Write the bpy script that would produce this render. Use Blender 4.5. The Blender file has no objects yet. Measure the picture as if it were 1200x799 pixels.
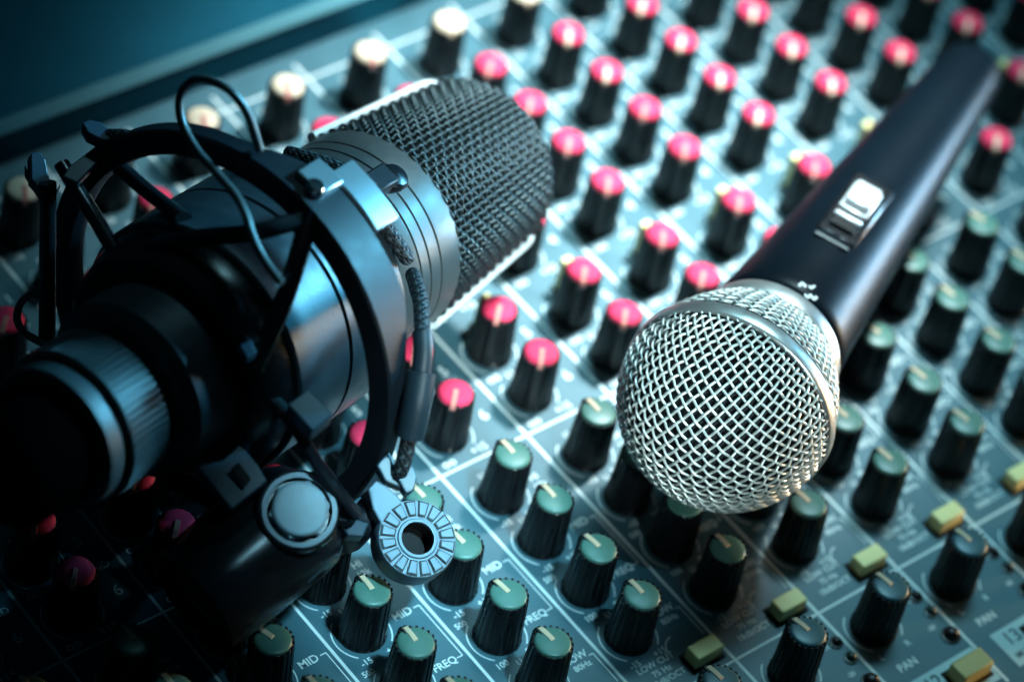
import bpy, math, random
import numpy as np
from mathutils import Vector, Matrix
random.seed(7)
K = 0.001                                   # all shapes below are given in millimetres
SC = bpy.context.scene
COL = SC.collection
PI = math.pi
def V(*a): return np.array(a if len(a) > 1 else a[0], float)
def unit(v): v = V(v); return v / np.linalg.norm(v)

# ------------------------------------------------------------------ camera geometry
RC = V([[0.770532, 0.357545, -0.527676], [-0.611913, 0.646704, -0.455342], [0.178445, 0.673747, 0.717093]])
CC = V([-397.763, -437.008, 534.508]); FPX = 3694.5; W, H = 1200, 799
def ray(x, y): return unit(RC @ V(((x - W/2)/FPX, -(y - H/2)/FPX, -1)))
def at(x, y, z):
    d = ray(x, y); return CC + (z - CC[2]) / d[2] * d
def camdir(x, y, z): return unit(RC @ V((x, y, z)))     # direction given as right, up, towards the viewer
def on_plane(x, y, o, n):
    d = ray(x, y); return CC + ((V(o) - CC) @ n) / (d @ n) * d

# ------------------------------------------------------------------ mesh builder
class MB:
    def __init__(s): s.v = []; s.f = []; s.uv = []
    def add(s, verts, faces, uvs=None):
        o = len(s.v); s.v.extend([tuple(p) for p in verts])
        for i, f in enumerate(faces):
            s.f.append(tuple(k + o for k in f))
            s.uv.append(uvs[i] if uvs else [(0, 0)] * len(f))
        return s
    def grid(s, rows, closed_u=False, closed_v=False, uvs=None):
        n = len(rows); m = len(rows[0]); vs = [p for r in rows for p in r]; fs = []; us = []
        for i in range(n if closed_u else n - 1):
            for j in range(m if closed_v else m - 1):
                a, b = i, (i + 1) % n; c, d = j, (j + 1) % m
                fs.append((a*m + c, a*m + d, b*m + d, b*m + c))
                if uvs: us.append([uvs(i, j), uvs(i, j + 1), uvs(i + 1, j + 1), uvs(i + 1, j)])
        return s.add(vs, fs, us or None)
    def tube(s, pts, r, n=10, cap=True, flat=None, closed=False):
        pts = [V(p) for p in pts]; N = len(pts); rows = []; up = None; L = 0; ls = []
        for i, p in enumerate(pts):
            if closed: t = unit(pts[(i + 1) % N] - pts[i - 1])
            else: t = unit(pts[min(i + 1, N - 1)] - pts[max(i - 1, 0)])
            if up is None:
                up = flat if flat is not None else (V(0, 0, 1) if abs(t[2]) < .9 else V(1, 0, 0))
            up = V(up) - (V(up) @ t) * t; up = unit(up); sd = np.cross(t, up)
            rr = r[i] if hasattr(r, '__len__') and len(r) == N and not isinstance(r, tuple) else r
            ra, rb = rr if isinstance(rr, tuple) else (rr, rr)
            rows.append([p + ra * math.cos(2*PI*k/n) * sd + rb * math.sin(2*PI*k/n) * up for k in range(n)])
            if i: L += np.linalg.norm(p - pts[i - 1])
            ls.append(L)
        ls.append(L)
        s.grid(rows, closed_u=closed, closed_v=True, uvs=lambda i, j: (j / n, ls[min(i, N)]))
        if cap and not closed:
            o = len(s.v); s.add(rows[0], [tuple(range(n))]); s.add(rows[-1], [tuple(reversed(range(n)))])
        return s
    def lathe(s, o, ax, prof, n=64, xd=None, cap0=False, cap1=False, mod=None):
        ax = unit(ax); xd = V(1, 0, 0) if xd is None else V(xd)
        if abs(xd @ ax) > .95: xd = V(0, 1, 0)
        xd = unit(xd - (xd @ ax) * ax); yd = np.cross(ax, xd); rows = []
        for (z, r) in prof:
            rows.append([V(o) + z * ax + (r if mod is None else r * mod(2*PI*k/n, z)) * (math.cos(2*PI*k/n) * xd + math.sin(2*PI*k/n) * yd) for k in range(n)])
        s.grid(rows, closed_v=True, uvs=lambda i, j: (j / n, prof[min(i, len(prof)-1)][0]))
        if cap0: s.add(rows[0], [tuple(reversed(range(n)))])
        if cap1: s.add(rows[-1], [tuple(range(n))])
        return s
    def box(s, c, ax, sx, sy, sz):
        c = V(c); X, Y, Z = [V(a) for a in ax]; vs = []
        for k in (-1, 1):
            for j in (-1, 1):
                for i in (-1, 1): vs.append(c + X*i*sx/2 + Y*j*sy/2 + Z*k*sz/2)
        return s.add(vs, [(0,2,3,1),(4,5,7,6),(0,1,5,4),(2,6,7,3),(0,4,6,2),(1,3,7,5)])
    def prism(s, poly, n, th):                  # a plane polygon with a real thickness
        n = unit(n); m = len(poly); a = [V(p) for p in poly]; b = [V(p) - n*th for p in poly]
        return s.add(a + b, [tuple(range(m)), tuple(reversed(range(m, 2*m)))] + [(i, i + m, (i+1) % m + m, (i+1) % m) for i in range(m)])
EYE = (V(1,0,0), V(0,1,0), V(0,0,1))
def smooth_path(pts, sub=6):
    P = [V(p) for p in pts]; out = []
    for i in range(len(P) - 1):
        p0 = P[max(i-1, 0)]; p1 = P[i]; p2 = P[i+1]; p3 = P[min(i+2, len(P)-1)]
        for k in range(sub):
            t = k / sub
            out.append(.5*((2*p1) + (-p0+p2)*t + (2*p0-5*p1+4*p2-p3)*t*t + (-p0+3*p1-3*p2+p3)*t**3))
    out.append(P[-1]); return out
def link(name, mb, mat, parent=None, origin=(0,0,0), smooth=35, bevel=0, seg=2, fixn=True):
    me = bpy.data.meshes.new(name)
    vs = ((np.array(mb.v) - V(origin)) * K).tolist()
    me.from_pydata(vs, [], mb.f)
    uvl = me.uv_layers.new(name='UVMap'); flat = [c for f in mb.uv for u in f for c in u]
    uvl.data.foreach_set('uv', flat)
    if fixn:
        import bmesh
        bm = bmesh.new(); bm.from_mesh(me); bmesh.ops.remove_doubles(bm, verts=bm.verts, dist=1e-7)
        bmesh.ops.recalc_face_normals(bm, faces=bm.faces); bm.to_mesh(me); bm.free()
    if smooth:
        me.polygons.foreach_set('use_smooth', [True] * len(me.polygons)); me.set_sharp_from_angle(angle=math.radians(smooth))
    me.materials.append(mat); me.update()
    o = bpy.data.objects.new(name, me); COL.objects.link(o)
    if bevel:
        b = o.modifiers.new('bevel', 'BEVEL'); b.width = bevel * K; b.segments = seg; b.limit_method = 'ANGLE'; b.angle_limit = math.radians(40)
    if parent is not None: o.parent = parent
    return o
def empty(name, loc, label, cat, group=None):
    o = bpy.data.objects.new(name, None); COL.objects.link(o); o.location = Vector(V(loc) * K)
    o.empty_display_size = .01; o['label'] = label; o['category'] = cat
    if group: o['group'] = group
    return o

# ------------------------------------------------------------------ materials
def mat(name, col, rough=.5, metal=0., spec=.5, coat=0., noise=0., nscale=300., bump=0., bscale=800., rvar=0., ao=None):
    m = bpy.data.materials.new(name); m.use_nodes = True; nt = m.node_tree; b = nt.nodes['Principled BSDF']
    b.inputs['Base Color'].default_value = (*col, 1); b.inputs['Roughness'].default_value = rough
    b.inputs['Metallic'].default_value = metal; b.inputs['Specular IOR Level'].default_value = spec
    b.inputs['Coat Weight'].default_value = coat; b.inputs['Coat Roughness'].default_value = .15
    tc = nt.nodes.new('ShaderNodeTexCoord')
    if noise or rvar:
        n = nt.nodes.new('ShaderNodeTexNoise'); n.inputs['Scale'].default_value = nscale; n.inputs['Detail'].default_value = 6; n.inputs['Roughness'].default_value = .65
        nt.links.new(tc.outputs['Object'], n.inputs['Vector'])
        if noise:
            r = nt.nodes.new('ShaderNodeMapRange'); r.inputs['From Min'].default_value = .3; r.inputs['From Max'].default_value = .7
            r.inputs['To Min'].default_value = 1 - noise; r.inputs['To Max'].default_value = 1 + noise
            mx = nt.nodes.new('ShaderNodeVectorMath'); mx.operation = 'SCALE'; mx.inputs[0].default_value = col
            nt.links.new(n.outputs['Fac'], r.inputs['Value']); nt.links.new(r.outputs['Result'], mx.inputs['Scale']); nt.links.new(mx.outputs['Vector'], b.inputs['Base Color'])
        if rvar:
            r2 = nt.nodes.new('ShaderNodeMapRange'); r2.inputs['From Min'].default_value = .3; r2.inputs['From Max'].default_value = .7
            r2.inputs['To Min'].default_value = max(.03, rough - rvar); r2.inputs['To Max'].default_value = min(1, rough + rvar)
            nt.links.new(n.outputs['Fac'], r2.inputs['Value']); nt.links.new(r2.outputs['Result'], b.inputs['Roughness'])
    if bump:
        n2 = nt.nodes.new('ShaderNodeTexNoise'); n2.inputs['Scale'].default_value = bscale; n2.inputs['Detail'].default_value = 3
        bp = nt.nodes.new('ShaderNodeBump'); bp.inputs['Strength'].default_value = bump; bp.inputs['Distance'].default_value = .0001
        nt.links.new(tc.outputs['Object'], n2.inputs['Vector']); nt.links.new(n2.outputs['Fac'], bp.inputs['Height']); nt.links.new(bp.outputs['Normal'], b.inputs['Normal'])
    return m
M = dict(
    panel=mat('console_paint', (.050, .130, .160), .42, noise=.10, nscale=90, bump=.25, bscale=2600, rvar=.08),
    hump=mat('console_shell_paint', (.003, .075, .115), .6, spec=.1, noise=.08, nscale=60, bump=.2, bscale=2200),
    edge=mat('edge_highlight_paint', (.10, .26, .30), .4),  # paler than the shell, a highlight put into the colour
    print=mat('silkscreen_ink', (.78, .86, .84), .5),
    plate=mat('number_plate_ink', (.50, .66, .66), .5),
    darkink=mat('dark_ink', (.05, .10, .12), .5),
    knob=mat('knob_plastic', (.006, .006, .007), .33, spec=.34, rvar=.1, nscale=350, bump=.2, bscale=1500),
    pink=mat('pink_cap_plastic', (.84, .045, .12), .62, spec=.14, noise=.12, nscale=260, bump=.3, bscale=900),
    green=mat('green_cap_plastic', (.075, .19, .15), .38, noise=.12, nscale=240),
    blue=mat('blue_cap_plastic', (.04, .12, .15), .36, noise=.12, nscale=240),
    cream=mat('cream_cap_plastic', (.85, .66, .48), .5, spec=.3),
    pointer=mat('pointer_paint', (.72, .52, .34), .5),
    button=mat('lime_button_plastic', (.98, .84, .36), .40),
    black=mat('black_plastic', (.007, .009, .011), .24, bump=.2, bscale=1500, rvar=.08, nscale=200),
    satin=mat('black_satin_metal', (.008, .011, .015), .46, spec=.26, metal=0., bump=.3, bscale=1800, rvar=.06, nscale=300),
    gloss=mat('black_gloss_metal', (.012, .016, .02), .24, metal=.25, bump=.12, bscale=900, rvar=.08, nscale=160),
    gun=mat('gunmetal_lacquer', (.10, .115, .115), .42, metal=.5, bump=.35, bscale=3000, rvar=.05, nscale=300),
    groove=mat('groove_black', (.004, .004, .005), .6),
    wire=mat('dark_mesh_wire', (.045, .065, .07), .34, metal=.8),
    foam=mat('black_foam', (.006, .009, .012), .9, bump=.6, bscale=2500),
    silver=mat('silver_mesh_wire', (.86, .88, .83), .42, metal=.55),
    ring=mat('silver_band', (.80, .82, .79), .34, metal=.85, rvar=.06, nscale=200),
    chrome=mat('polished_steel', (.72, .76, .78), .15, metal=1.),
    handle=mat('handle_enamel', (.003, .007, .011), .36, metal=0., spec=.10, noise=.1, nscale=120, bump=.5, bscale=2400),
    rubber=mat('black_rubber', (.0008, .0008, .001), .9, spec=0.),
    knurl=mat('knurled_metal', (.035, .05, .055), .5, metal=.2),
    joint=mat('lit_joint_plastic', (.10, .17, .22), .45, metal=.1, bump=.3, bscale=2500),  # black plastic, with strong light painted into its paler base
    sleeve=mat('shrink_sleeve', (.012, .024, .032), .45, noise=.15, nscale=500),
    clip=mat('clip_plastic', (.025, .055, .08), .28, spec=.5),
    bolt=mat('zinc_bolt', (.40, .55, .62), .45, metal=0., noise=.06, nscale=400),
    aux_pointer=mat('aux_pointer_paint', (.66, .24, .20), .65, spec=.12),
    washer=mat('washer_steel', (.16, .22, .26), .45, metal=.2),
    body_satin=mat('body_satin', (.035, .05, .06), .40, metal=.35, spec=.8, bump=.35, bscale=1400, rvar=.08, nscale=260),
    hole=mat('hole_black', (.002, .002, .002), .8),
    ledoff=mat('dark_led_lens', (.01, .03, .025), .35),
    ledred=mat('dark_red_led_lens', (.01, .004, .005), .38),
    ledorange=mat('orange_panel_lamp', (.5, .12, .01), .3),
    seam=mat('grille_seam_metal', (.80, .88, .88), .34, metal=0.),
    white=mat('slider_white_metal', (.85, .88, .88), .25, metal=.4),
)
def braid_mat():
    m = bpy.data.materials.new('braided_elastic'); m.use_nodes = True; nt = m.node_tree; b = nt.nodes['Principled BSDF']
    uv = nt.nodes.new('ShaderNodeUVMap'); sp = nt.nodes.new('ShaderNodeSeparateXYZ'); nt.links.new(uv.outputs[0], sp.inputs[0])
    def M_(op, a, c):
        n = nt.nodes.new('ShaderNodeMath'); n.operation = op
        for i, q in enumerate((a, c)):
            if q is None: continue
            if isinstance(q, (int, float)): n.inputs[i].default_value = q
            else: nt.links.new(q, n.inputs[i])
        return n.outputs[0]
    u = M_('MULTIPLY', sp.outputs[0], 8 * 2 * PI); v = M_('MULTIPLY', sp.outputs[1], 2 * PI / 1.5)
    a = M_('SINE', M_('ADD', u, v), None); c = M_('SINE', M_('SUBTRACT', u, v), None)
    h = M_('MAXIMUM', a, c); fleck = M_('GREATER_THAN', M_('MULTIPLY', M_('SINE', M_('MULTIPLY', sp.outputs[0], 4*2*PI), None), M_('SINE', M_('MULTIPLY', sp.outputs[1], 2*PI/3.), None)), .62)
    mx = nt.nodes.new('ShaderNodeMix'); mx.data_type = 'RGBA'; nt.links.new(fleck, mx.inputs['Factor'])
    mx.inputs['A'].default_value = (.012, .016, .02, 1); mx.inputs['B'].default_value = (.11, .14, .15, 1)
    nt.links.new(mx.outputs['Result'], b.inputs['Base Color']); b.inputs['Roughness'].default_value = .55
    bp = nt.nodes.new('ShaderNodeBump'); bp.inputs['Strength'].default_value = .9; bp.inputs['Distance'].default_value = .00015
    nt.links.new(h, bp.inputs['Height']); nt.links.new(bp.outputs['Normal'], b.inputs['Normal'])
    return m
M['braid'] = braid_mat()

# ------------------------------------------------------------------ lettering
def text_mb(items):
    mb = MB()
    dg = bpy.context.evaluated_depsgraph_get()
    for (t, x, y, size, z) in items:
        cu = bpy.data.curves.new('lettering_curve', 'FONT'); cu.body = t; cu.size = size; cu.align_x = 'CENTER'; cu.align_y = 'CENTER'
        cu.resolution_u = 3; cu.offset = .035 * size * .5
        o = bpy.data.objects.new('lettering_source', cu)
        me = o.to_mesh()
        vs = [V(v.co) + V(x, y, z) for v in me.vertices]; fs = [tuple(p.vertices) for p in me.polygons]
        mb.add(vs, fs); o.to_mesh_clear(); bpy.data.objects.remove(o); bpy.data.curves.remove(cu)
    return mb

# ================================================================== MIXING CONSOLE
ZP = -16.0
ROWS = dict(c=0.0, p1=-18.1, p2=-34.2, p3=-50.1, p4=-65.9, p5=-87.7, p6=-103.6, g1=-125.1, g2=-140.4, g3=-156.6, g4=-172.2, pan=-199.8)
PITCH = 26.0
X0P, X1P = -13*PITCH - 8.6, 15*PITCH - 8.6
console = empty('mixing_console', (0, -150, -70), 'blue grey mixing console with rows of pink and green capped knobs under both microphones', 'mixing console')
OC = (0, -150, -70)
mb = MB(); mb.box((( X0P + X1P)/2, (22.6 - 420)/2, ZP - 3), EYE, X1P - X0P, 442.6, 6)
link('panel', mb, M['panel'], console, OC, smooth=0, bevel=.8)
mb = MB(); mb.box(((X0P + X1P)/2, -199, ZP - 30.1), EYE, X1P - X0P - 8, 436, 48)
link('case', mb, M['hump'], console, OC, smooth=0, bevel=2)
# raised rear shell: step, chamfer, then a gently rising top
prof = [(22.4, ZP + .2), (22.4, ZP + 10.2), (24.6, ZP + 12.6), (120, ZP + 22), (190, ZP + 22), (190, -60), (22.4, -60)]
mb = MB(); mb.prism([V(X0P, y, z) for y, z in prof], V(1, 0, 0), -(X1P - X0P))
link('rear_shell', mb, M['hump'], console, OC, smooth=0)
mb = MB(); th = [(22.1, ZP + 10.0), (22.1, ZP + 10.25), (24.5, ZP + 12.85), (24.9, ZP + 12.6)]
mb.prism([V(X0P, y, z) for y, z in th], V(1, 0, 0), -(X1P - X0P)); link('shell_edge_highlight', mb, M['edge'], console, OC, smooth=0)  # paler strip laid along the chamfer as its painted highlight

# printed rules between the channel strips
zl = ZP + .06
def strip(mb, x0, y0, x1, y1, w, z=zl):
    d = unit(V(x1 - x0, y1 - y0, 0)); n = V(-d[1], d[0], 0) * w / 2; a = V(x0, y0, z); b = V(x1, y1, z)
    mb.add([a - n, b - n, b + n, a + n], [(0, 1, 2, 3)])
def arc(mb, cx, cy, r, a0, a1, w=.32, n=26):
    vs = []; 
    for i in range(n + 1):
        t = math.radians(a0 + (a1 - a0) * i / n)
        for q in (r - w/2, r + w/2): vs.append((cx + q*math.cos(t), cy + q*math.sin(t), zl))
    mb.add(vs, [(2*i, 2*i+1, 2*i+3, 2*i+2) for i in range(n)])
cols = range(-12, 14)
ln = MB(); tx = []
for c in range(-12, 15): strip(ln, c*PITCH - 8.6, 18, c*PITCH - 8.6, -228, .8)
for c in cols:
    x = c * PITCH; xl, xr = x - 8.1, x + 16.9
    for yy in (-76.4 + .0, -113.2, -190.0, 12):
        if yy == -76.4: continue
        strip(ln, xl, yy, xr, yy, .62, zl + .02)
    for r, y in ROWS.items():
        arc(ln, x, y, 6.9, 55, -48); arc(ln, x, y, 6.9, 125, 228)
    # brackets that tie MID to FREQ, LOW to its strip
    bx = x + 16.0
    strip(ln, bx, -140.6, bx, -156.8, .28); strip(ln, bx - 1.6, -140.6, bx, -140.6, .28, zl+.02); strip(ln, bx - 1.6, -156.8, bx, -156.8, .28, zl+.02)
    strip(ln, bx, -171.6, bx, -180.5, .28); strip(ln, bx - 1.2, -171.6, bx, -171.6, .28, zl+.02)
    arc(ln, x + 8.5, -180.5, 3.2, 90, 175, .3)
    for r in ('g1', 'g2', 'g4'):
        y = ROWS[r]; tx += [('-15', x - 3.7, y - 7.0, 2.3, zl), ('+15', x + 3.7, y - 7.0, 2.3, zl), ('U', x, y + 7.2, 2.2, zl)]
    y = ROWS['g3']; tx += [('100', x - 3.9, y - 7.0, 2.3, zl), ('8k', x + 4.2, y - 7.0, 2.3, zl), ('500', x - 5.2, y + 6.6, 2.1, zl)]
    for r in ('p1', 'p2', 'p3', 'p4', 'p5', 'p6'):
        y = ROWS[r]; tx += [('oo', x - 4.4, y - 7.2, 3.4, zl), ('+15', x + 4.8, y - 7.2, 3.0, zl), ('U', x, y + 7.6, 3.2, zl), (dict(p1='1', p2='2', p3='3', p4='4', p5='5', p6='6')[r], x + 12.2, y + .5, 4.2, zl)]
    tx += [('U', x, 7.4, 2.6, zl), ('-10', x - 4.6, -7.1, 2.4, zl), ('+60', x + 4.6, -7.1, 2.4, zl)]
    y = ROWS['pan']; tx += [('L', x - 4.2, y - 7.6, 2.2, zl), ('R', x + 4.2, y - 7.6, 2.2, zl), ('PAN', x - .2, y - 12.2, 3.0, zl), ('OL', x + 12.3, y + 1.4, 1.7, zl), ('-20', x + 12.2, y - 7.4, 1.7, zl)]
    tx += [('HI', x + 10.6, -124.2, 2.6, zl), ('12k', x + 10.6, -127.0, 2.4, zl), ('MID', x + 11.2, -140.7, 2.9, zl), ('FREQ', x + 11.0, -156.8, 2.7, zl),
           ('LOW', x + 11.7, -170.6, 2.7, zl), ('80Hz', x + 11.7, -173.2, 2.2, zl),
           ('LOW CUT', x + .6, -181.2, 2.3, zl), ('75 Hz', x + .6, -183.6, 2.2, zl), ('18dB/OCT', x + .6, -186.0, 2.2, zl)]
    for i, yy in enumerate((-59.0, -95.6, -26, 6)):
        tx.append((('AUX', 'SEND', '2', '1')[i], x + 11.4, yy, 2.8, zl))
link('printed_rules', ln, M['print'], console, OC, smooth=0, fixn=False)
link('lettering', text_mb(tx), M['print'], console, OC, smooth=0, fixn=False)
pl = MB(); nt_ = []
for c in cols:
    x = c * PITCH
    strip(pl, x - 3.2, -221.2, x + 16.7, -221.2, 10.4, zl + .03)
    nt_ += [(str(11 + c), x + 1.5, -219.2, 5.0, zl + .08), ('MUTE', x + 1.5, -223.8, 2.4, zl + .08)]
link('number_plates', pl, M['plate'], console, OC, smooth=0, fixn=False)
link('plate_lettering', text_mb(nt_), M['darkink'], console, OC, smooth=0, fixn=False)

# ---- knobs: one of each colour, then copies
def proj(X):
    q = (V(X) - CC) @ RC; return W/2 + FPX*q[0]/-q[2], H/2 - FPX*q[1]/-q[2], -q[2]
def knob_body():
    nrib = 20; n = nrib * 6
    def md(t, z):
        if z < .9 or z > 15.4: return 1.0
        q = (t * nrib / (2*PI)) % 1.0
        return 1.0 - .055 * (1 if .30 < q < .78 else 0)
    m = MB(); m.lathe((0,0,0), (0,0,1), [(0, 5.2), (.2, 5.6), (1.0, 5.7), (1.3, 5.45), (7, 5.15), (14.3, 4.78), (14.8, 4.70), (15.0, 4.5), (15.0, 4.25), (14.7, 4.2)], n=n, cap0=True, cap1=True, mod=md)
    return m
def knob_teeth(): # the ring of little teeth round the cap
    m = MB()
    for k in range(20):
        a = 2*PI*(k + .04)/20; d = V(math.cos(a), math.sin(a), 0); t = V(-d[1], d[0], 0)
        m.box(d*4.52 + V(0,0,15.0), (d, t, V(0,0,1)), .42, .62, .7)
    return m
def cap_mesh(dome):
    m = MB(); pr = [(14.4, 4.18), (15.2, 4.16), (15.45, 4.02)]
    for i in range(1, 7):
        t = i/6; pr.append((15.45 + dome*math.sin(t*PI/2), max(.01, 4.02*math.cos(t*PI/2))))
    m.lathe((0,0,0), (0,0,1), pr, n=40, cap1=True); return m
def pointer_mesh(dome, side):
    m = MB(); w = .62; rows = []
    for i in range(7):
        r = .2 + 4.25 * i / 6; z = 15.45 + dome * math.sqrt(max(0, 1 - (min(r, 4.0)/4.03)**2)) + .22
        rows.append((r, z))
    rows.append((4.86, 15.1)); rows.append((5.0, 15.1 - side))
    R_ = [[V(-w, r, z), V(w, r, z)] for r, z in rows]; B_ = [[V(w, r - .25, z - .5), V(-w, r - .25, z - .5)] for r, z in rows]
    G = [a + b for a, b in zip(R_, B_)]
    m.grid(G, closed_v=True); m.add(G[0], [(3,2,1,0)]); m.add(G[-1], [(0,1,2,3)]); return m
def fin_mesh():   # black ridge beside the pointer
    m = MB(); m.box((-.95, 2.75, 15.35), EYE, .55, 4.6, .9); m.box((-.0, 5.05, 7.6), EYE, 2.1, .9, 14.2); return m
ME = {}
def proto(name, mb_, mt, **k):
    o = link(name, mb_, mt, **k); COL.objects.unlink(o); return o
P_body = proto('knob', knob_body(), M['knob'], smooth=25)
P_teeth = proto('knurled_rim', knob_teeth(), M['knob'], smooth=0, bevel=.08)
P_fin = proto('ridge', fin_mesh(), M['knob'], smooth=0, bevel=.2)
P_cap = {'pink': proto('cap', cap_mesh(1.35), M['pink']), 'cream': proto('cap', cap_mesh(1.35), M['cream']),
         'green': proto('cap', cap_mesh(.5), M['green']), 'blue': proto('cap', cap_mesh(.5), M['blue'])}
P_ptr = {k: proto('pointer', pointer_mesh(d, s_), M['pointer' if k in ('green', 'blue') else 'aux_pointer'], smooth=0, bevel=.08) for k, d, s_ in (('pink', 1.35, 2.2), ('cream', 1.35, 2.2), ('green', .5, .5), ('blue', .5, .5))}
KL = {'pink': 'black fluted knob with a pink cap', 'cream': 'black fluted knob with a cream cap', 'green': 'black fluted knob with a green cap', 'blue': 'black fluted knob with a dark blue cap'}
spots = []
for c in range(-12, 13):
    for r, y in ROWS.items():
        kind = 'cream' if r == 'c' else 'pink' if r[0] == 'p' and r != 'pan' else 'blue' if r == 'pan' else 'green'
        u, v, d = proj((c*PITCH, y, 0)); u2, v2, d2 = proj((c*PITCH, y, ZP))
        infr = -22 < u < W + 22 and (-18 < v < H + 20 or -10 < v2 < H)
        near = -90 < u < W + 90 and -90 < v < H + 90
        if near: spots.append((0 if infr else 1, d, c, r, y, kind))
spots.sort()
rest_b, rest = MB(), {}
ang0 = {'cream': 150, 'pink': 135, 'green': 0, 'blue': 0}
def place_knob(c, r, y, kind):
    a = math.radians(ang0[kind] + random.uniform(-5, 5))
    if kind == 'green' and (c, r) == (-4, 'g2'): a += .3
    o = P_body.copy(); COL.objects.link(o); o.parent = console; o['label'] = KL[kind]
    o.location = Vector((V(c*PITCH, y, ZP) - V(OC)) * K); o.rotation_euler = (random.gauss(0, .012), random.gauss(0, .012), a)
    for src in (P_teeth, P_fin, P_cap[kind], P_ptr[kind]):
        q = src.copy(); COL.objects.link(q); q.parent = o
NIN = [s_ for s_ in spots if s_[0] == 0]
for s_ in NIN[:100]: place_knob(*s_[2:])
def xf(mesh_obj, mb_, a, t):
    ca, sa = math.cos(a), math.sin(a)
    vs = [(v.co.x/K*ca - v.co.y/K*sa + t[0], v.co.x/K*sa + v.co.y/K*ca + t[1], v.co.z/K + t[2]) for v in mesh_obj.data.vertices]
    mb_.add(vs, [tuple(p.vertices) for p in mesh_obj.data.polygons])
far = {}
for s_ in NIN[100:] + [q for q in spots if q[0] == 1]:
    _, d, c, r, y, kind = s_; a = math.radians(ang0[kind] + random.uniform(-5, 5)); t = (c*PITCH, y, ZP)
    for key, srcs in (('knob', (P_body, P_teeth, P_fin)), (kind, (P_cap[kind],)), ('pointer', (P_ptr[kind],))):
        mb_ = far.setdefault(key, MB())
        for sr in srcs: xf(sr, mb_, a, t)
far_root = None
if far:
    far_root = link('knob', far['knob'], M['knob'], console, OC, smooth=25); far_root['kind'] = 'stuff'; far_root['label'] = 'remaining far and edge knobs with black fluted bodies'
    for k_, b_ in far.items():
        if k_ == 'knob': continue
        o = link('pointer' if k_ == 'pointer' else 'cap', b_, M['pointer'] if k_ == 'pointer' else M[k_], far_root, OC, smooth=35); o['kind'] = 'stuff'

# ---- push buttons and lamps
def pbutton(w, h, t):
    m = MB(); m.box((0, 0, t/2), EYE, w, h, t); return m
def psocket(w, h):
    m = MB(); m.box((0, 0, .25), EYE, w, h, .5); return m
P_sock = proto('button_socket', psocket(9.6, 5.8), M['hole'], smooth=0, bevel=.2)
P_btn = proto('push_button', pbutton(8.0, 4.3, 4.2), M['button'], smooth=30, bevel=.45, seg=3)
P_sock2 = proto('button_socket', psocket(4.2, 4.0), M['hole'], smooth=0, bevel=.2)
P_btn2 = proto('push_button', pbutton(3.0, 3.0, 10.5), M['button'], smooth=30, bevel=.4)
P_btn3 = proto('push_button', pbutton(9.6, 5.2, 4.6), mat('mute_button_plastic', (.50, .44, .16), .35), smooth=30, bevel=.45, seg=3)
P_sock3 = proto('button_socket', psocket(11.2, 6.8), M['hole'], smooth=0, bevel=.2)
def led_mesh(r):
    m = MB(); m.lathe((0,0,0), (0,0,1), [(0, r+.5), (.5, r+.5), (.6, r), (1.0, r)] + [(1.0 + r*.8*math.sin(t*PI/12), max(.01, r*math.cos(t*PI/12))) for t in range(1, 7)], n=20, cap1=True); return m
P_led = {'g': proto('indicator_lamp', led_mesh(1.15), M['ledoff']), 'r': proto('indicator_lamp', led_mesh(1.15), M['ledred']), 'b': proto('indicator_lamp', led_mesh(1.9), M['ledred'])}
def put(src, x, y, z=ZP, sub=None, lab=None):
    u, v, d = proj((x, y, z + 3))
    if not (-40 < u < W + 40 and -40 < v < H + 40): return
    o = src.copy(); COL.objects.link(o); o.parent = console; o.location = Vector((V(x, y, z) - V(OC)) * K)
    if lab: o['label'] = lab
    if sub:
        q = sub.copy(); COL.objects.link(q); q.parent = o
    return o
for c in cols:
    x = c * PITCH
    put(P_btn, x + 11.2, -185.4, sub=P_sock, lab='rectangular lime button')
    put(P_btn2, x + 3.1, ROWS['p5'] + 7.9, sub=P_sock2, lab='small square lime button beside a pink capped knob')
    put(P_btn3, x + 10.2, -221.4, sub=P_sock3, lab='rectangular ochre button beside a number plate')
    put(P_led['r'], x + 15.2, -198.6); put(P_led['g'], x + 15.2, -203.7); put(P_led['b'], x + 14.6, -211.2)

# ================================================================== HANDHELD MICROPHONE
az, el = .399, -.036
ha = V(math.cos(el)*math.cos(az), math.cos(el)*math.sin(az), math.sin(el)); HB = at(849.05, 475.06, 25.0)
vd = unit(CC - HB); ht = unit(vd - (vd @ ha)*ha); hn = np.cross(ha, ht)
def HL(s, r, ph): return HB + s*ha + r*(math.cos(ph)*ht + math.sin(ph)*hn)
HO = HB - V(0, 0, 25)
hand = empty('handheld_microphone', HO, 'handheld vocal microphone with round silver mesh head and black handle lying on the knobs', 'microphone')
mb = MB()
def helm(u, v, off, ROT=math.radians(0)):
    u, v = u*math.cos(ROT) - v*math.sin(ROT), u*math.sin(ROT) + v*math.cos(ROT)
    rho = math.hypot(u, v); th = rho / RB; ps = math.atan2(v, u); R_ = RB + off
    d = math.cos(th) * -ha + math.sin(th) * (math.cos(ps)*ht + math.sin(ps)*hn)
    return HB + 2.2*ha*0 + 1.8*ha + R_*d
RB = 24.7; pit = 2.28; LIM = RB * PI/2 * .99
nw = int(LIM / pit) + 1
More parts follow.
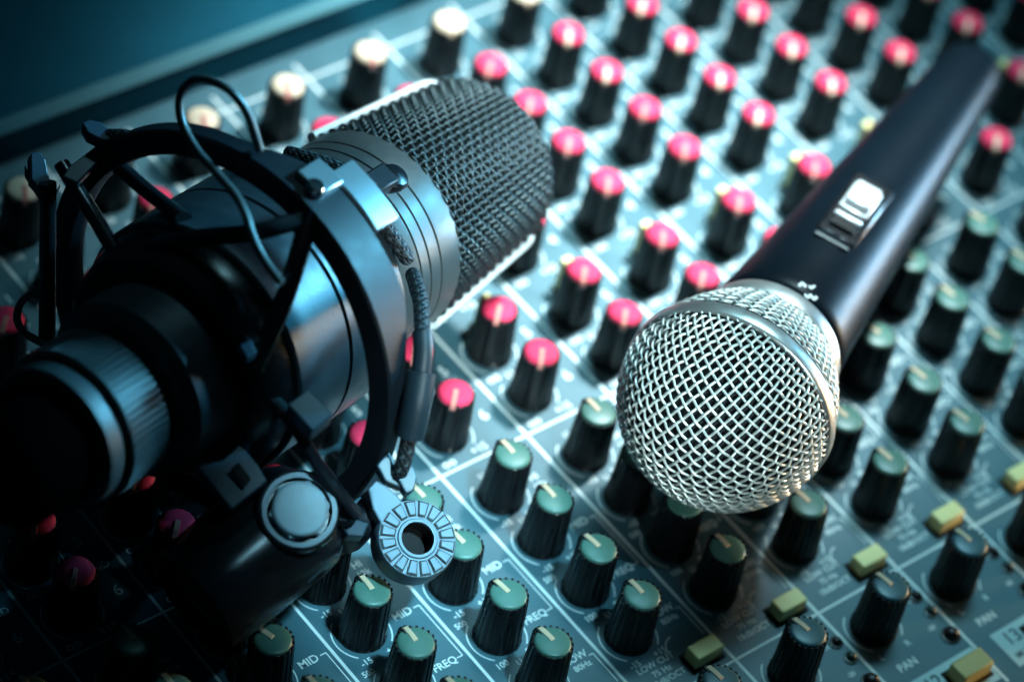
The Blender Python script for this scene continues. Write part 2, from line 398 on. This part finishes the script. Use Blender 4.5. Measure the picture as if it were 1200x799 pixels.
for fam in (0, 1):
    for k in range(-nw, nw + 1):
        u = (k + .5) * pit
        if abs(u) >= LIM: continue
        Lh = math.sqrt(LIM*LIM - u*u)
        if Lh < 1.2: continue
        ns = max(4, int(2*Lh / (pit/5))); pts = []
        for i in range(ns + 1):
            v = -Lh + 2*Lh*i/ns
            off = .30 * math.cos(PI * (v/pit - .5)) * (1 if (k % 2) ^ fam else -1)
            pts.append(helm(u, v, off, math.radians(14)) if fam == 0 else helm(v, u, off, math.radians(14)))
        mb.tube(pts, .33, n=6, cap=False)
link('mesh_grille', mb, M['silver'], hand, HO, smooth=80, fixn=False)
# rear half of the head, narrowing to the collar
mb = MB(); NS = 42
def rearR(s): t = (s - 4.0) / 17.5; return 24.3 - 7.2 * t**1.55
for fam in (1, -1):
    for k in range(NS):
        pts = []; m_ = 44
        for i in range(m_ + 1):
            s = 4.0 + 17.5 * i / m_; ph = 2*PI*k/NS + fam * 2*PI/NS * (s - 4.0) / 2.5
            cr = (fam * (s - 4.0)/2.5 * 2)
            off = .32 * math.cos(PI * cr + (PI if fam < 0 else 0)) * .9
            pts.append(HL(s, rearR(s) + off, ph))
        mb.tube(pts, .34, n=6, cap=False)
link('rear_mesh_grille', mb, M['silver'], hand, HO, smooth=80, fixn=False)
mb = MB(); pr = [(-RB + 1.8 + 1.3 + .0001, .01)]
for i in range(1, 17):
    t = i/16*PI/2; pr.append((1.8 - (RB - 1.3)*math.cos(t), (RB - 1.3)*math.sin(t)))
pr += [(s, rearR(s) - 1.2) for s in np.linspace(4.5, 22, 8)] + [(22, .01)]
mb.lathe(HB, ha, pr, n=64, xd=ht); link('foam_liner', mb, M['foam'], hand, HO)
mb = MB(); mb.lathe(HB, ha, [(.2, 24.0), (.2, 24.9), (.5, 25.35), (1.0, 25.55), (3.6, 25.55), (4.1, 25.35), (4.4, 24.9), (4.4, 24.0), (.2, 24.0)], n=128, xd=ht)
link('head_band', mb, M['ring'], hand, HO, smooth=50)
mb = MB()
for s_ in (-.15, 4.7): mb.tube([HL(s_, 24.75, a_) for a_ in np.linspace(0, 2*PI, 97)[:-1]], .32, n=6, closed=True)
link('band_groove_line', mb, M['groove'], hand, HO)  # dark rings added as groove lines either side of the band
mb = MB(); mb.lathe(HB, ha, [(20.8, 15.5), (20.8, 17.3), (21.2, 18.0), (21.8, 18.15), (24.4, 17.75), (24.7, 17.2), (24.9, 17.35), (25.8, 17.1), (26.2, 16.2), (26.2, 14)], n=96, xd=ht)
link('collar', mb, M['ring'], hand, HO, smooth=40)
def hr_(s): return 17.0 - .068*(s - 26) if s > 30 else 16.9
hp = [(26.2, 13.0), (26.2, 15.6), (26.8, 16.4), (28.0, 16.9)] + [(s, hr_(s)) for s in np.linspace(30, 150, 24)] + [(151.5, 8.2), (152, 7.6), (152, .01)]
mb = MB(); mb.lathe(HB, ha, hp, n=96, xd=ht); link('handle', mb, M['handle'], hand, HO, smooth=40)
# slide switch, its place read on the handle's surface
SWS, SWP = 58.0, math.radians(-24)
def sw_frame(s, ph):
    rd = math.cos(ph)*ht + math.sin(ph)*hn; tg = np.cross(ha, rd); return HL(s, hr_(s), ph), rd, tg
def HQ(x, y, r):
    d = ray(x, y); o = CC - HB; o2 = o - (o@ha)*ha; d2 = d - (d@ha)*ha; A = d2@d2; B = 2*o2@d2; Cq = o2@o2 - r*r
    k = (-B - math.sqrt(max(0, B*B - 4*A*Cq)))/2/A; P = o + k*d; return P@ha, math.atan2(P@hn, P@ht)
SWS, SWP = HQ(1001, 248, hr_(58)); 
c0, rd, tg = sw_frame(SWS, SWP)
mb = MB(); mb.box(c0 - rd*.9 + ha*1.0, (ha, tg, rd), 25, 10.5, 3.2)
sw = link('switch_plate', mb, M['black'], hand, HO, smooth=30, bevel=.8)
mb = MB(); mb.box(c0 + rd*1.15 + ha*1.0, (ha, tg, rd), 19, 6.0, 1.0); link('switch_slot', mb, M['hole'], sw, HO, smooth=0, bevel=.1)
mb = MB(); mb.box(c0 + rd*1.7 - ha*4.6, (ha, tg, rd), 1.6, 7.0, .8); mb.box(c0 + rd*1.7 + ha*3, (ha, tg, rd), 10.5, 7.4, .8)
mb.box(c0 + rd*2.9 + ha*3.2, (ha, tg, rd), 8.0, 6.2, 2.0)
link('switch_slider', mb, M['white'], sw, HO, smooth=30, bevel=.35)
mb = MB(); mb.box(c0 + rd*1.0 - ha*14.0, (ha, tg, rd), .9, 8.6, .8); link('switch_edge', mb, M['gun'], sw, HO, smooth=0, bevel=.1)
# worn white script on the handle by the collar
mb = MB()
for pts in ([(936, 336), (940, 332), (943, 336), (947, 333), (950, 338), (955, 334), (958, 338)], [(943, 345), (946, 349), (950, 346), (953, 351), (957, 348)]):
    q = [HL(s, hr_(s) + .02, ph) for s, ph in [HQ(x, y, 16.8) for x, y in pts]]
    mb.tube(smooth_path(q, 4), (.38, .10), n=6, flat=ht)
link('script_marking', mb, M['print'], hand, HO)

# ================================================================== CONDENSER MICROPHONE
az, el = .254, -.14
ca_ = V(math.cos(el)*math.cos(az), math.cos(el)*math.sin(az), math.sin(el)); CB = at(251.1, 390.9, 38.)
vd = unit(CC - CB); ct = unit(vd - (vd @ ca_)*ca_); cn = np.cross(ca_, ct)
def dirp(ph): return math.cos(math.radians(ph))*ct + math.sin(math.radians(ph))*cn
def tand(ph): return np.cross(ca_, dirp(ph))
def L(s, r, ph): return CB + s*ca_ + r*dirp(ph)
def Pp(x, y, s): return on_plane(x, y, CB + s*ca_, ca_)
def Q(x, y, r):
    d = ray(x, y); o = CC - CB; o2 = o - (o@ca_)*ca_; d2 = d - (d@ca_)*ca_; A = d2@d2; B = 2*o2@d2; Cq = o2@o2 - r*r
    k = (-B - math.sqrt(max(0, B*B - 4*A*Cq)))/2/A; return CC + k*d
CO = CB - V(0, 0, 38)
cond = empty('condenser_microphone', CO, 'large black studio condenser microphone with a dark mesh head, held in the cage at left', 'microphone')
S0, S1, SE = 57.3, 96.5, 103.0
def gR(s):
    base = 24.5 - 3.0 * (s - S0) / (S1 - S0)
    return base
CR = 5.0
prof = [(s, gR(s)) for s in np.linspace(S0, S1, 20)]
rb = gR(S1)
for i in range(1, 11):
    t = i/10*PI/2; prof.append((S1 + 6.5*math.sin(t), rb - CR + CR*math.cos(t)))
for i in range(1, 9): prof.append((SE + .5*i/8, (rb - CR)*(1 - i/8) + .01))
# arc length along the profile
al = [0]
for a_, b_ in zip(prof[:-1], prof[1:]): al.append(al[-1] + math.hypot(b_[0]-a_[0], b_[1]-a_[1]))
def pa(l):
    l = min(max(l, 0), al[-1]); i = max(0, min(len(al) - 2, int(np.searchsorted(al, l)) - 1)); t = (l - al[i])/(al[i+1] - al[i])
    return prof[i][0]*(1-t) + prof[i+1][0]*t, prof[i][1]*(1-t) + prof[i+1][1]*t
NA = 80; PL = 1.85; mb = MB(); LA = al[-1]
nr_ = int(LA / PL)
for k in range(NA):
    ph = 360*(k + .5)/NA; pts = []; Lmax = LA - (1 if k % 2 else 7)
    if k % 4 == 1: Lmax = LA - 12
    for i in range(int(Lmax/(PL/4)) + 1):
        l = i*PL/4; s, r = pa(l); pts.append(L(s, r + .36*math.cos(PI*(l/PL))*(1 if k % 2 else -1), ph))
    mb.tube(pts, .40, n=6, cap=False)
for j in range(nr_):
    l = (j + 0.0)*PL + .0; s, r = pa(l)
    if r < 3: continue
    pts = []; n_ = NA*4
    for i in range(n_):
        ph = 360*i/n_; off = -.36*math.cos(PI*j) * math.sin(PI*(i/4.0))
        # axial wires sit at i/4 = k + .5
        pts.append(L(s, r + off*1.0, ph))
    mb.tube(pts, .40, n=6, closed=True)
link('mesh_grille', mb, M['wire'], cond, CO, smooth=80, fixn=False)
mb = MB(); mb.lathe(CB, ca_, [(s, max(.01, r - 1.2)) for s, r in prof], n=64, xd=ct); link('foam_liner', mb, M['foam'], cond, CO)
# bright seam that runs along both flanks and over the end of the head
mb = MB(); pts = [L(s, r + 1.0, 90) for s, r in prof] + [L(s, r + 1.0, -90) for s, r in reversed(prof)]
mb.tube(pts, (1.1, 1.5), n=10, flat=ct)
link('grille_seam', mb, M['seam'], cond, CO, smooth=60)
mb = MB()
bp_ = [(36.5, 22.4), (36.5, 23.6), (38.5, 24.3)]
for g in (42.6, 46.0, 50.0): bp_ += [(g - .34, 24.6), (g - .3, 24.0), (g + .3, 24.0), (g + .34, 24.6)]
bp_ += [(56.6, 24.8), (57.3, 24.6), (57.3, 23)]
mb.lathe(CB, ca_, bp_, n=128, xd=ct); link('grooved_collar', mb, M['gun'], cond, CO, smooth=30)
mb = MB()
for g in (42.6, 46.0, 50.0): mb.lathe(CB, ca_, [(g - .3, 24.03), (g + .3, 24.03)], n=96, xd=ct)
link('groove_line', mb, M['groove'], cond, CO)
mb = MB(); mb.lathe(CB, ca_, [(-32, 13), (-30.5, 18.5), (-29, 20), (-16, 20.3), (-15, 22.4), (36.5, 22.6)], n=96, xd=ct, cap0=True)
link('body', mb, M['body_satin'], cond, CO, smooth=35)

# ================================================================== SHOCK MOUNT
SM = empty('shock_mount', CO, 'black spider shock mount of rings, hooks and elastic cords around the studio microphone', 'shock mount')
def part(name, mb_, m_, bev=0, smooth=35, parent=None, **k): return link(name, mb_, m_, parent or SM, CO, smooth=smooth, bevel=bev, **k)
def sector(mb_, s0, s1, r0, r1, p0, p1, n=None):
    n = n or max(2, int(abs(p1 - p0)/4)); rows = []
    for i in range(n + 1):
        ph = p0 + (p1 - p0)*i/n; rows.append([L(s0, r0, ph), L(s0, r1, ph), L(s1, r1, ph), L(s1, r0, ph)])
    mb_.grid(rows, closed_v=True); mb_.add(rows[0], [(3,2,1,0)]); mb_.add(rows[-1], [(0,1,2,3)]); return mb_
# outer ring, wider where the clamps sit
def rw(ph):
    def st(a, b, x): t = min(1, max(0, (x - a)/(b - a))); return t*t*(3 - 2*t)
    return 5.0 + 6.0*(st(-42, -16, ph) - st(14, 44, ph)) + 1.0*st(40, 75, ph)*(1 - st(150, 179, ph))
mb = MB(); rows = []
for i in range(180):
    ph = -180 + 2*i; w = rw(ph)
    rows.append([L(0, 41.2, ph), L(0, 46.3, ph), L(.5, 46.8, ph), L(w - .5, 46.8, ph), L(w, 46.3, ph), L(w, 41.2, ph), L(w*.5, 40.6, ph)])
mb.grid(rows, closed_u=True, closed_v=True); part('outer_ring', mb, M['satin'], smooth=30)
# inner cradle with rear band
mb = MB(); mb.lathe(CB, ca_, [(-8, 26), (-8, 28.8), (-7.4, 29.4), (9, 29.6), (9.6, 29.0), (10.2, 29.6), (30, 29.4), (31, 28.6), (31, 24.5), (-8, 26)], n=96, xd=ct)
part('inner_cradle', mb, M['body_satin'])
mb = MB(); mb.lathe(CB, ca_, [(-18, 20.5), (-18, 24.5), (-17, 25.6), (-9.5, 28.2), (-8.2, 28.0), (-8.2, 22)], n=96, xd=ct)
part('rear_band', mb, M['black'])
# knurled retaining nut and its rim
def kn(t, z): return 1 - .035*(1 if (t*70/(2*PI)) % 1 > .55 else 0) if -46.6 < z < -35.6 else 1
mb = MB(); mb.lathe(CB, ca_, [(-30, 12), (-34, 13.5), (-34.6, 15.7), (-35.5, 17.0), (-35.7, 17.1), (-46.5, 17.1), (-46.7, 17.0), (-47.4, 16.4), (-47.6, 14)], n=560, xd=ct, mod=kn)
part('knurled_nut', mb, M['knurl'], smooth=25)
mb = MB(); mb.lathe(CB, ca_, [(-47.4, 14.6), (-48.2, 15.7), (-49, 16.0), (-52.4, 15.9), (-53, 15.3), (-53, 13.2), (-49, 12.4), (-48, 5)], n=96, xd=ct)
part('nut_rim', mb, M['knurl'])
# top clamp plate with its shoulder, facing up
mb = MB(); sector(mb, 3.6, 11.4, 45.5, 48.6, -23, -14); sector(mb, 11.9, 20.0, 43.0, 46.6, -19, 1); mb2 = mb
part('clamp_plate', mb, mat('clamp_highlight_satin', (.30, .34, .36), .34, metal=.7, bump=.2, bscale=1500), bev=.5)  # pale base colour paints in the overhead highlight on the clamp
mb = MB(); mb.lathe(L(4.5, 46.6, -17), dirp(-17), [(0, 2.2), (1.6, 2.2), (2.2, 1.6), (2.3, .01)], n=24); part('clamp_rivet', mb, M['chrome'])
# front hook and round cord end
mb = MB(); mb.box(L(34, 33.6, -14), (ca_, tand(-14), dirp(-14)), 7, 5.4, 4.5); mb.box(L(28, 37, -15), (unit(L(34,33.6,-14) - L(20,45,-15)), tand(-15), np.cross(unit(L(34,33.6,-14) - L(20,45,-15)), tand(-15))), 17, 3.4, 2.6)
part('front_hook', mb, M['satin'], bev=.5)
mb = MB(); bc = L(39.5, 32.0, -12.5); mb.lathe(bc, unit(dirp(-12) + .1*ca_), [(-2, 2.2), (0, 3.2), (1.4, 3.4), (2.2, 2.8), (2.6, 1.4), (2.7, .01)], n=24); part('cord_end_button', mb, M['gloss'])
# elastic cords
def cord(pts, r=1.75, m_='braid', name='elastic_cord', n=14, parent=None, flat=None, sub=8):
    b = MB(); b.tube(smooth_path(pts, sub), r, n=n, flat=flat); return part(name, b, M[m_], smooth=70, parent=parent)
cord([Q(424, 218, 33.5), Q(436, 240, 31.5), Q(455, 270, 30.5), Q(476, 301, 30.5), L(34, 28.5, 14)])
cord([Q(338, 180, 31.5), Q(352, 184, 32), Q(380, 192, 33), Q(405, 203, 33.8), Q(424, 217, 33.5)])
lowc = [Pp(484, 322, 30), Pp(487, 332, 26), Pp(493, 355, 20), Pp(495, 392, 12)]
cord(lowc)
cord([Pp(495, 388, 12), Pp(496, 412, 10), Pp(493, 440, 8)], 2.2, 'sleeve', 'cord_ferrule')
cord([Pp(494, 436, 8), Pp(488, 472, 5), Pp(480, 510, 3)], 3.2, 'sleeve', 'cord_sleeve')
cord([Pp(480, 506, 3), Pp(476, 528, 2), Pp(470, 550, 1), Pp(462, 561, 1)])
def strap(pts, w=1.7, t=1.0, name='elastic_cord', m_='black', sub=6):
    b = MB(); b.tube(smooth_path(pts, sub), (w, t), n=10, flat=ct); return part(name, b, M[m_], smooth=70)
strap([Pp(56, 214, -7), Pp(56, 300, -9), Pp(55, 402, -12)], 2.0, 1.7)
strap([Pp(72, 192, -5), Pp(105, 245, -8), Pp(138, 300, -13)], 1.9, 1.6)
strap([Pp(140, 196, 3), Pp(175, 226, 0), Pp(215, 256, -6)], 2.1, 1.6)
strap([L(1, 45.5, -13), Pp(335, 345, -9), Q(297, 432, 27.5)], 2.3, 1.6)
strap([Pp(118, 158, 2), Pp(150, 159, 3), Pp(176, 170, 4)], 1.5, 1.2, m_='braid')
strap([L(1, 45, -12), Pp(300, 272, -9), Pp(225, 280, -12), Pp(160, 297, -15), Pp(136, 312, -17)], 1.9, 1.2, name='cradle_arm', m_='satin')
strap([Pp(300, 452, -13), Pp(318, 465, -13), Pp(345, 497, -11), Pp(372, 543, -9), Pp(402, 583, -7), Pp(418, 603, -5)], 1.8, 1.2, name='cradle_arm', m_='satin')
strap([Pp(296, 395, -18), Pp(288, 415, -18), Pp(300, 446, -14)], 1.8, 1.5, name='cradle_arm', m_='satin')
# wire loop at the top and the little wire eye at far left
def wire(pts, r=.85, name='wire_loop'):
    b = MB(); b.tube(smooth_path(pts, 8), r, n=12); return part(name, b, M['gun'], smooth=70)
lp = [(304, 176, 3), (297, 152, 2), (287, 128, 1), (270, 107, 0), (248, 95, 0), (228, 94, 0), (214, 106, 0), (210, 125, -1), (215, 148, -2), (232, 178, -4), (256, 205, -6), (277, 230, -8), (288, 252, -10), (297, 280, -12), (312, 308, -13), (330, 332, -14)]
wire([Pp(x, y, s) for x, y, s in lp], .95)
wire([Pp(x, y, -14) for x, y in ((52, 345), (36, 346), (24, 356), (20, 374), (28, 389), (42, 398), (54, 404))], .9, 'wire_eye')
# hook clips, each a bent tab with real thickness
def plate(name, px_, s, n, th, m_='clip', bev=.35, parent=None):
    n = unit(n); cx = sum(p[0] for p in px_)/len(px_); cy = sum(p[1] for p in px_)/len(px_); o = Pp(cx, cy, s); px_ = [(cx + (x - cx)*1.12, cy + (y - cy)*1.12) for x, y in px_]
    b = MB(); b.prism([on_plane(x, y, o, n) for x, y in px_], n, th); return part(name, b, M[m_], bev=bev, smooth=0, parent=parent)
NV = camdir(.25, .45, .85)
plate('cord_hook', [(37, 182), (47, 180), (53, 188), (57, 206), (62, 226), (52, 226), (38, 210)], -6, camdir(.35, .35, .85), 3.4)
plate('cord_hook', [(31, 196), (38, 208), (52, 226), (62, 228), (68, 216), (64, 226), (60, 238), (46, 232), (31, 208)], -5.5, camdir(.1, .1, 1), 3.0)
plate('cord_hook', [(98, 145), (106, 141), (118, 144), (130, 154), (134, 162), (120, 163), (104, 155)], 1, camdir(.2, .6, .75), 3.4)
plate('ring_lit_facet', [(76, 205), (83, 194), (112, 172), (124, 170), (117, 186), (92, 212)], -3.2, camdir(.2, .5, .85), 2.2)  # bluer plate laid on the ring, painted as its lit facet
plate('cord_hook', [(234, 545), (262, 540), (280, 523), (300, 545), (310, 562), (272, 592)], -22, camdir(.2, .35, .9), 4)
plate('hook_window', [(272, 549), (280, 543), (293, 560), (288, 567)], -23.4, camdir(.2, .35, .9), .8, 'hole', 0)
plate('cord_hook', [(386, 590), (398, 590), (412, 606), (430, 612), (424, 626), (408, 625)], -4, camdir(.3, .4, .85), 3.5)
plate('cord_hook', [(340, 474), (362, 458), (388, 484), (366, 502)], -13, camdir(.2, .5, .85), 5)
plate('cord_hook', [(281, 405), (294, 398), (300, 412), (290, 419)], -22, camdir(.2, .4, .85), 3)
plate('cord_hook', [(443, 545), (456, 530), (462, 545), (470, 570), (452, 562)], 0, camdir(.3, .3, .9), 3)
plate('cord_hook', [(470, 548), (482, 546), (488, 560), (484, 574), (476, 576), (468, 562)], 1, camdir(.3, .3, .9), 3)
# serrated joint arm
rn = camdir(.30, .30, .90); rc = at(489, 631, 10.0)
rx = unit(np.cross(V(0,0,1), rn)); ry = np.cross(rn, rx)
o_ = rc
arm = MB(); poly = [on_plane(x, y, o_, rn) for x, y in ((431, 572), (440, 562), (452, 568), (466, 580), (474, 590), (470, 640), (455, 640), (446, 612), (437, 596))]
arm.prism(poly, rn, 6.5); 
ar = part('joint_arm', arm, M['joint'], bev=.4, smooth=0)
mb = MB(); mb.lathe(rc, rn, [(-6.5, 3.7), (-6.5, 8.6), (-6.0, 9.0), (-.8, 9.0), (.1, 8.6), (.1, 4.6), (.5, 4.3), (.5, 3.7), (-6.5, 3.7)], n=12*4); part('serrated_disc', mb, M['joint'], smooth=25, parent=ar)
mb = MB(); mg = MB()
for k in range(16):
    a = 2*PI*k/16; d = math.cos(a)*rx + math.sin(a)*ry; t = np.cross(rn, d)
    q = [rc + rn*.75 + d*r_ + t*w_ for r_, w_ in ((5.3, -.62), (8.1, -1.0), (8.1, 1.0), (5.3, .62))]
    mb.prism(q, rn, .8)
    q = [rc + rn*.38 + d*r_ + t*w_ for r_, w_ in ((5.0, -.82), (8.4, -1.25), (8.4, 1.25), (5.0, .82))]
    mg.prism(q, rn, .6)
part('serration_gap', mg, M['groove'], smooth=0, parent=ar)
part('serration', mb, M['joint'], bev=.14, smooth=0, parent=ar)
mb = MB(); mb.lathe(rc, rn, [(-6.4, 3.65), (-.5, 3.65)], n=32); mb.lathe(rc, rn, [(-5, 3.65), (-5, .01)], n=32); part('joint_bore', mb, M['hole'], parent=ar)
# swivel housing with hex bolt and threaded socket
bn = camdir(.22, .25, .94); bcn = at(351, 597, 28.0)
bd = camdir(-.60, -.50, .36); so = bcn - bn*16
hous = MB(); hous.lathe(bcn, bn, [(-24, 7), (-24, 9), (-2.2, 9.0), (-1.0, 8.7), (-.6, 7.8), (-.6, 6.9), (-2.0, 6.8), (-2.0, .01)], n=64)
ho = part('swivel_housing', hous, M['gloss'])
mb = MB(); mb.lathe(so, bd, [(-10.5, .01), (-10.2, 4), (-9, 7.6), (-6.5, 11), (-3, 13), (2, 13.5), (18, 13.2), (25, 12.8), (27.4, 12.2), (27.6, 11.2), (26.6, 9.6), (12, 9.2), (12, .01)], n=72)
part('threaded_socket', mb, M['gloss'], parent=ho)
mb = MB()
for i in range(9): mb.lathe(so, bd, [(14 + i*1.2, 9.35), (14.5 + i*1.2, 8.8), (15 + i*1.2, 9.35)], n=48)
part('socket_thread', mb, M['gun'], parent=ho)
mb = MB(); mb.lathe(bcn, bn, [(-2, 6.7), (.2, 6.7), (.3, 6.3), (.3, .01)], n=6, xd=rx); mb.lathe(bcn, bn, [(.2, 6.0), (1.1, 5.95), (1.5, 5.5), (1.6, .01)], n=40); part('hex_bolt', mb, M['bolt'], smooth=0, parent=ho, bev=.3)
mb = MB(); mb.lathe(bcn, bn, [(-.5, 6.9), (0.0, 7.0), (0.0, 8.0), (-.7, 8.3)], n=48); part('bolt_washer', mb, M['washer'], parent=ho)
# bracket from ring to housing
b0 = L(3, 44, 86); mb = MB(); mb.tube(smooth_path([b0, (b0 + bcn - bn*16)/2 + ct*0, bcn - bn*16], 6), (7.5, 5), n=16, flat=ct); part('ring_bracket', mb, M['satin'], smooth=60)
mb = MB(); mb.tube(smooth_path([bcn - bn*4 + rx*10, (bcn + rc)/2 - rn*12, on_plane(446, 588, rc, rn) - rn*7], 6), (3.6, 3.0), n=14); part('joint_link', mb, M['satin'], smooth=60)

# ================================================================== CABLE PLUG in the back of the studio microphone
cp = empty('cable_plug', L(-90, 9.5, 90), 'black cable plug pushed into the rear end of the studio microphone', 'cable plug')
PO = L(-90, 9.5, 90)
mb = MB(); mb.lathe(CB, ca_, [(-48.5, 10), (-49.5, 12.0), (-50.5, 12.8), (-51.5, 13.2), (-66, 13.0), (-69, 11.6), (-71, 7.0), (-90, 5.0), (-118, 3)], n=64, xd=ct); link('plug_shell', mb, M['rubber'], cp, PO)
mb = MB(); e_ = L(-117, 0, 0); mb.tube(smooth_path([e_, e_ - ca_*22 + V(0,0,-3), e_ - ca_*55 + V(0, -6, -16), e_ - ca_*95 + V(0, -14, -28), e_ - ca_*150 + V(0,-20,-28)], 10), 3.0, n=14); link('cable', mb, M['rubber'], cp, PO, smooth=70)

# ================================================================== LIGHT
wd = bpy.data.worlds.new('World'); SC.world = wd; wd.use_nodes = True
wd.node_tree.nodes['Background'].inputs['Color'].default_value = (.02, .10, .15, 1); wd.node_tree.nodes['Background'].inputs['Strength'].default_value = .06
def aim(o, tgt): o.rotation_euler = (Vector(V(tgt)*K) - o.location).to_track_quat('-Z', 'Y').to_euler()
def area(name, loc, tgt, w, h, power, col, spread=180):
    l = bpy.data.lights.new(name, 'AREA'); l.shape = 'RECTANGLE'; l.size = w*K; l.size_y = h*K; l.energy = power; l.color = col; l.spread = math.radians(spread)
    o = bpy.data.objects.new(name, l); COL.objects.link(o); o.location = Vector(V(loc)*K); aim(o, tgt); return o
CEN = V(20, -90, 0)
def spot(name, loc, tgt, power, col, ang, rad, blend=1.0):
    l = bpy.data.lights.new(name, 'SPOT'); l.energy = power; l.color = col; l.spot_size = math.radians(ang); l.spot_blend = blend; l.shadow_soft_size = rad*K
    o = bpy.data.objects.new(name, l); COL.objects.link(o); o.location = Vector(V(loc)*K); aim(o, tgt); return o
spot('key_spot', (255, -40, 490), (62, -54, 0), 50.0, (.82, .965, 1.0), 26, 26)
area('softbox', V(235, 20, 565), V(95, -95, 0), 240, 180, .20, (.36, .84, 1.0), spread=32)
DS = unit(V(.87, -.19, .46))
area('side_softbox', V(-60, -90, 40) + DS*560, (-95, -88, 100), 110, 110, .14, (.16, .66, 1.0), spread=13)
hs = HL(75, 15, 0); hnrm = math.cos(math.radians(38))*ht + math.sin(math.radians(38))*hn; hv = unit(CC - hs)
hr = 2*(hv @ hnrm)*hnrm - hv
area('handle_sheen_fill', hs + hr*480, hs, 60, 160, .11, (.06, .55, 1.0), spread=24)  # added lamp with no seen source, gives the handle its blue sheen
area('warm_side_lamp', V(520, -330, 20), (70, -190, -6), 200, 40, .16, (1.0, .62, .26), spread=34)
area('joint_fill_lamp', V(-56, -140, 10) + unit(V(.07, -.30, .95))*500, V(-56, -140, 10), 60, 60, .026, (.36, .80, 1.0), spread=7)  # added narrow fill from overhead, brightens the bolt and serrated disc

sp_ = L(80, 23, 90)
area('seam_fill_lamp', sp_ + unit(V(-.25, -.80, .55))*460, sp_, 70, 70, .04, (.70, .95, 1.0), spread=10)  # added narrow fill, brightens the seam on the shaded flank

# ================================================================== CAMERA
cd = bpy.data.cameras.new('camera'); co = bpy.data.objects.new('camera', cd); COL.objects.link(co); SC.camera = co
mw = Matrix([[*RC[i], CC[i]*K] for i in range(3)] + [[0,0,0,1]]); co.matrix_world = mw
cd.sensor_width = 36; cd.lens = FPX/1200*36; cd.clip_start = .02; cd.clip_end = 50
cd.dof.use_dof = True; cd.dof.aperture_fstop = 6.6; cd.dof.aperture_blades = 7
fp = HB - 8*ha + 18*unit(CC - HB)
cd.dof.focus_distance = float((CC - fp) @ RC[:, 2]) * K
SC.view_settings.view_transform = 'Standard'; SC.view_settings.look = 'None'; SC.view_settings.exposure = 0; SC.view_settings.gamma = 1
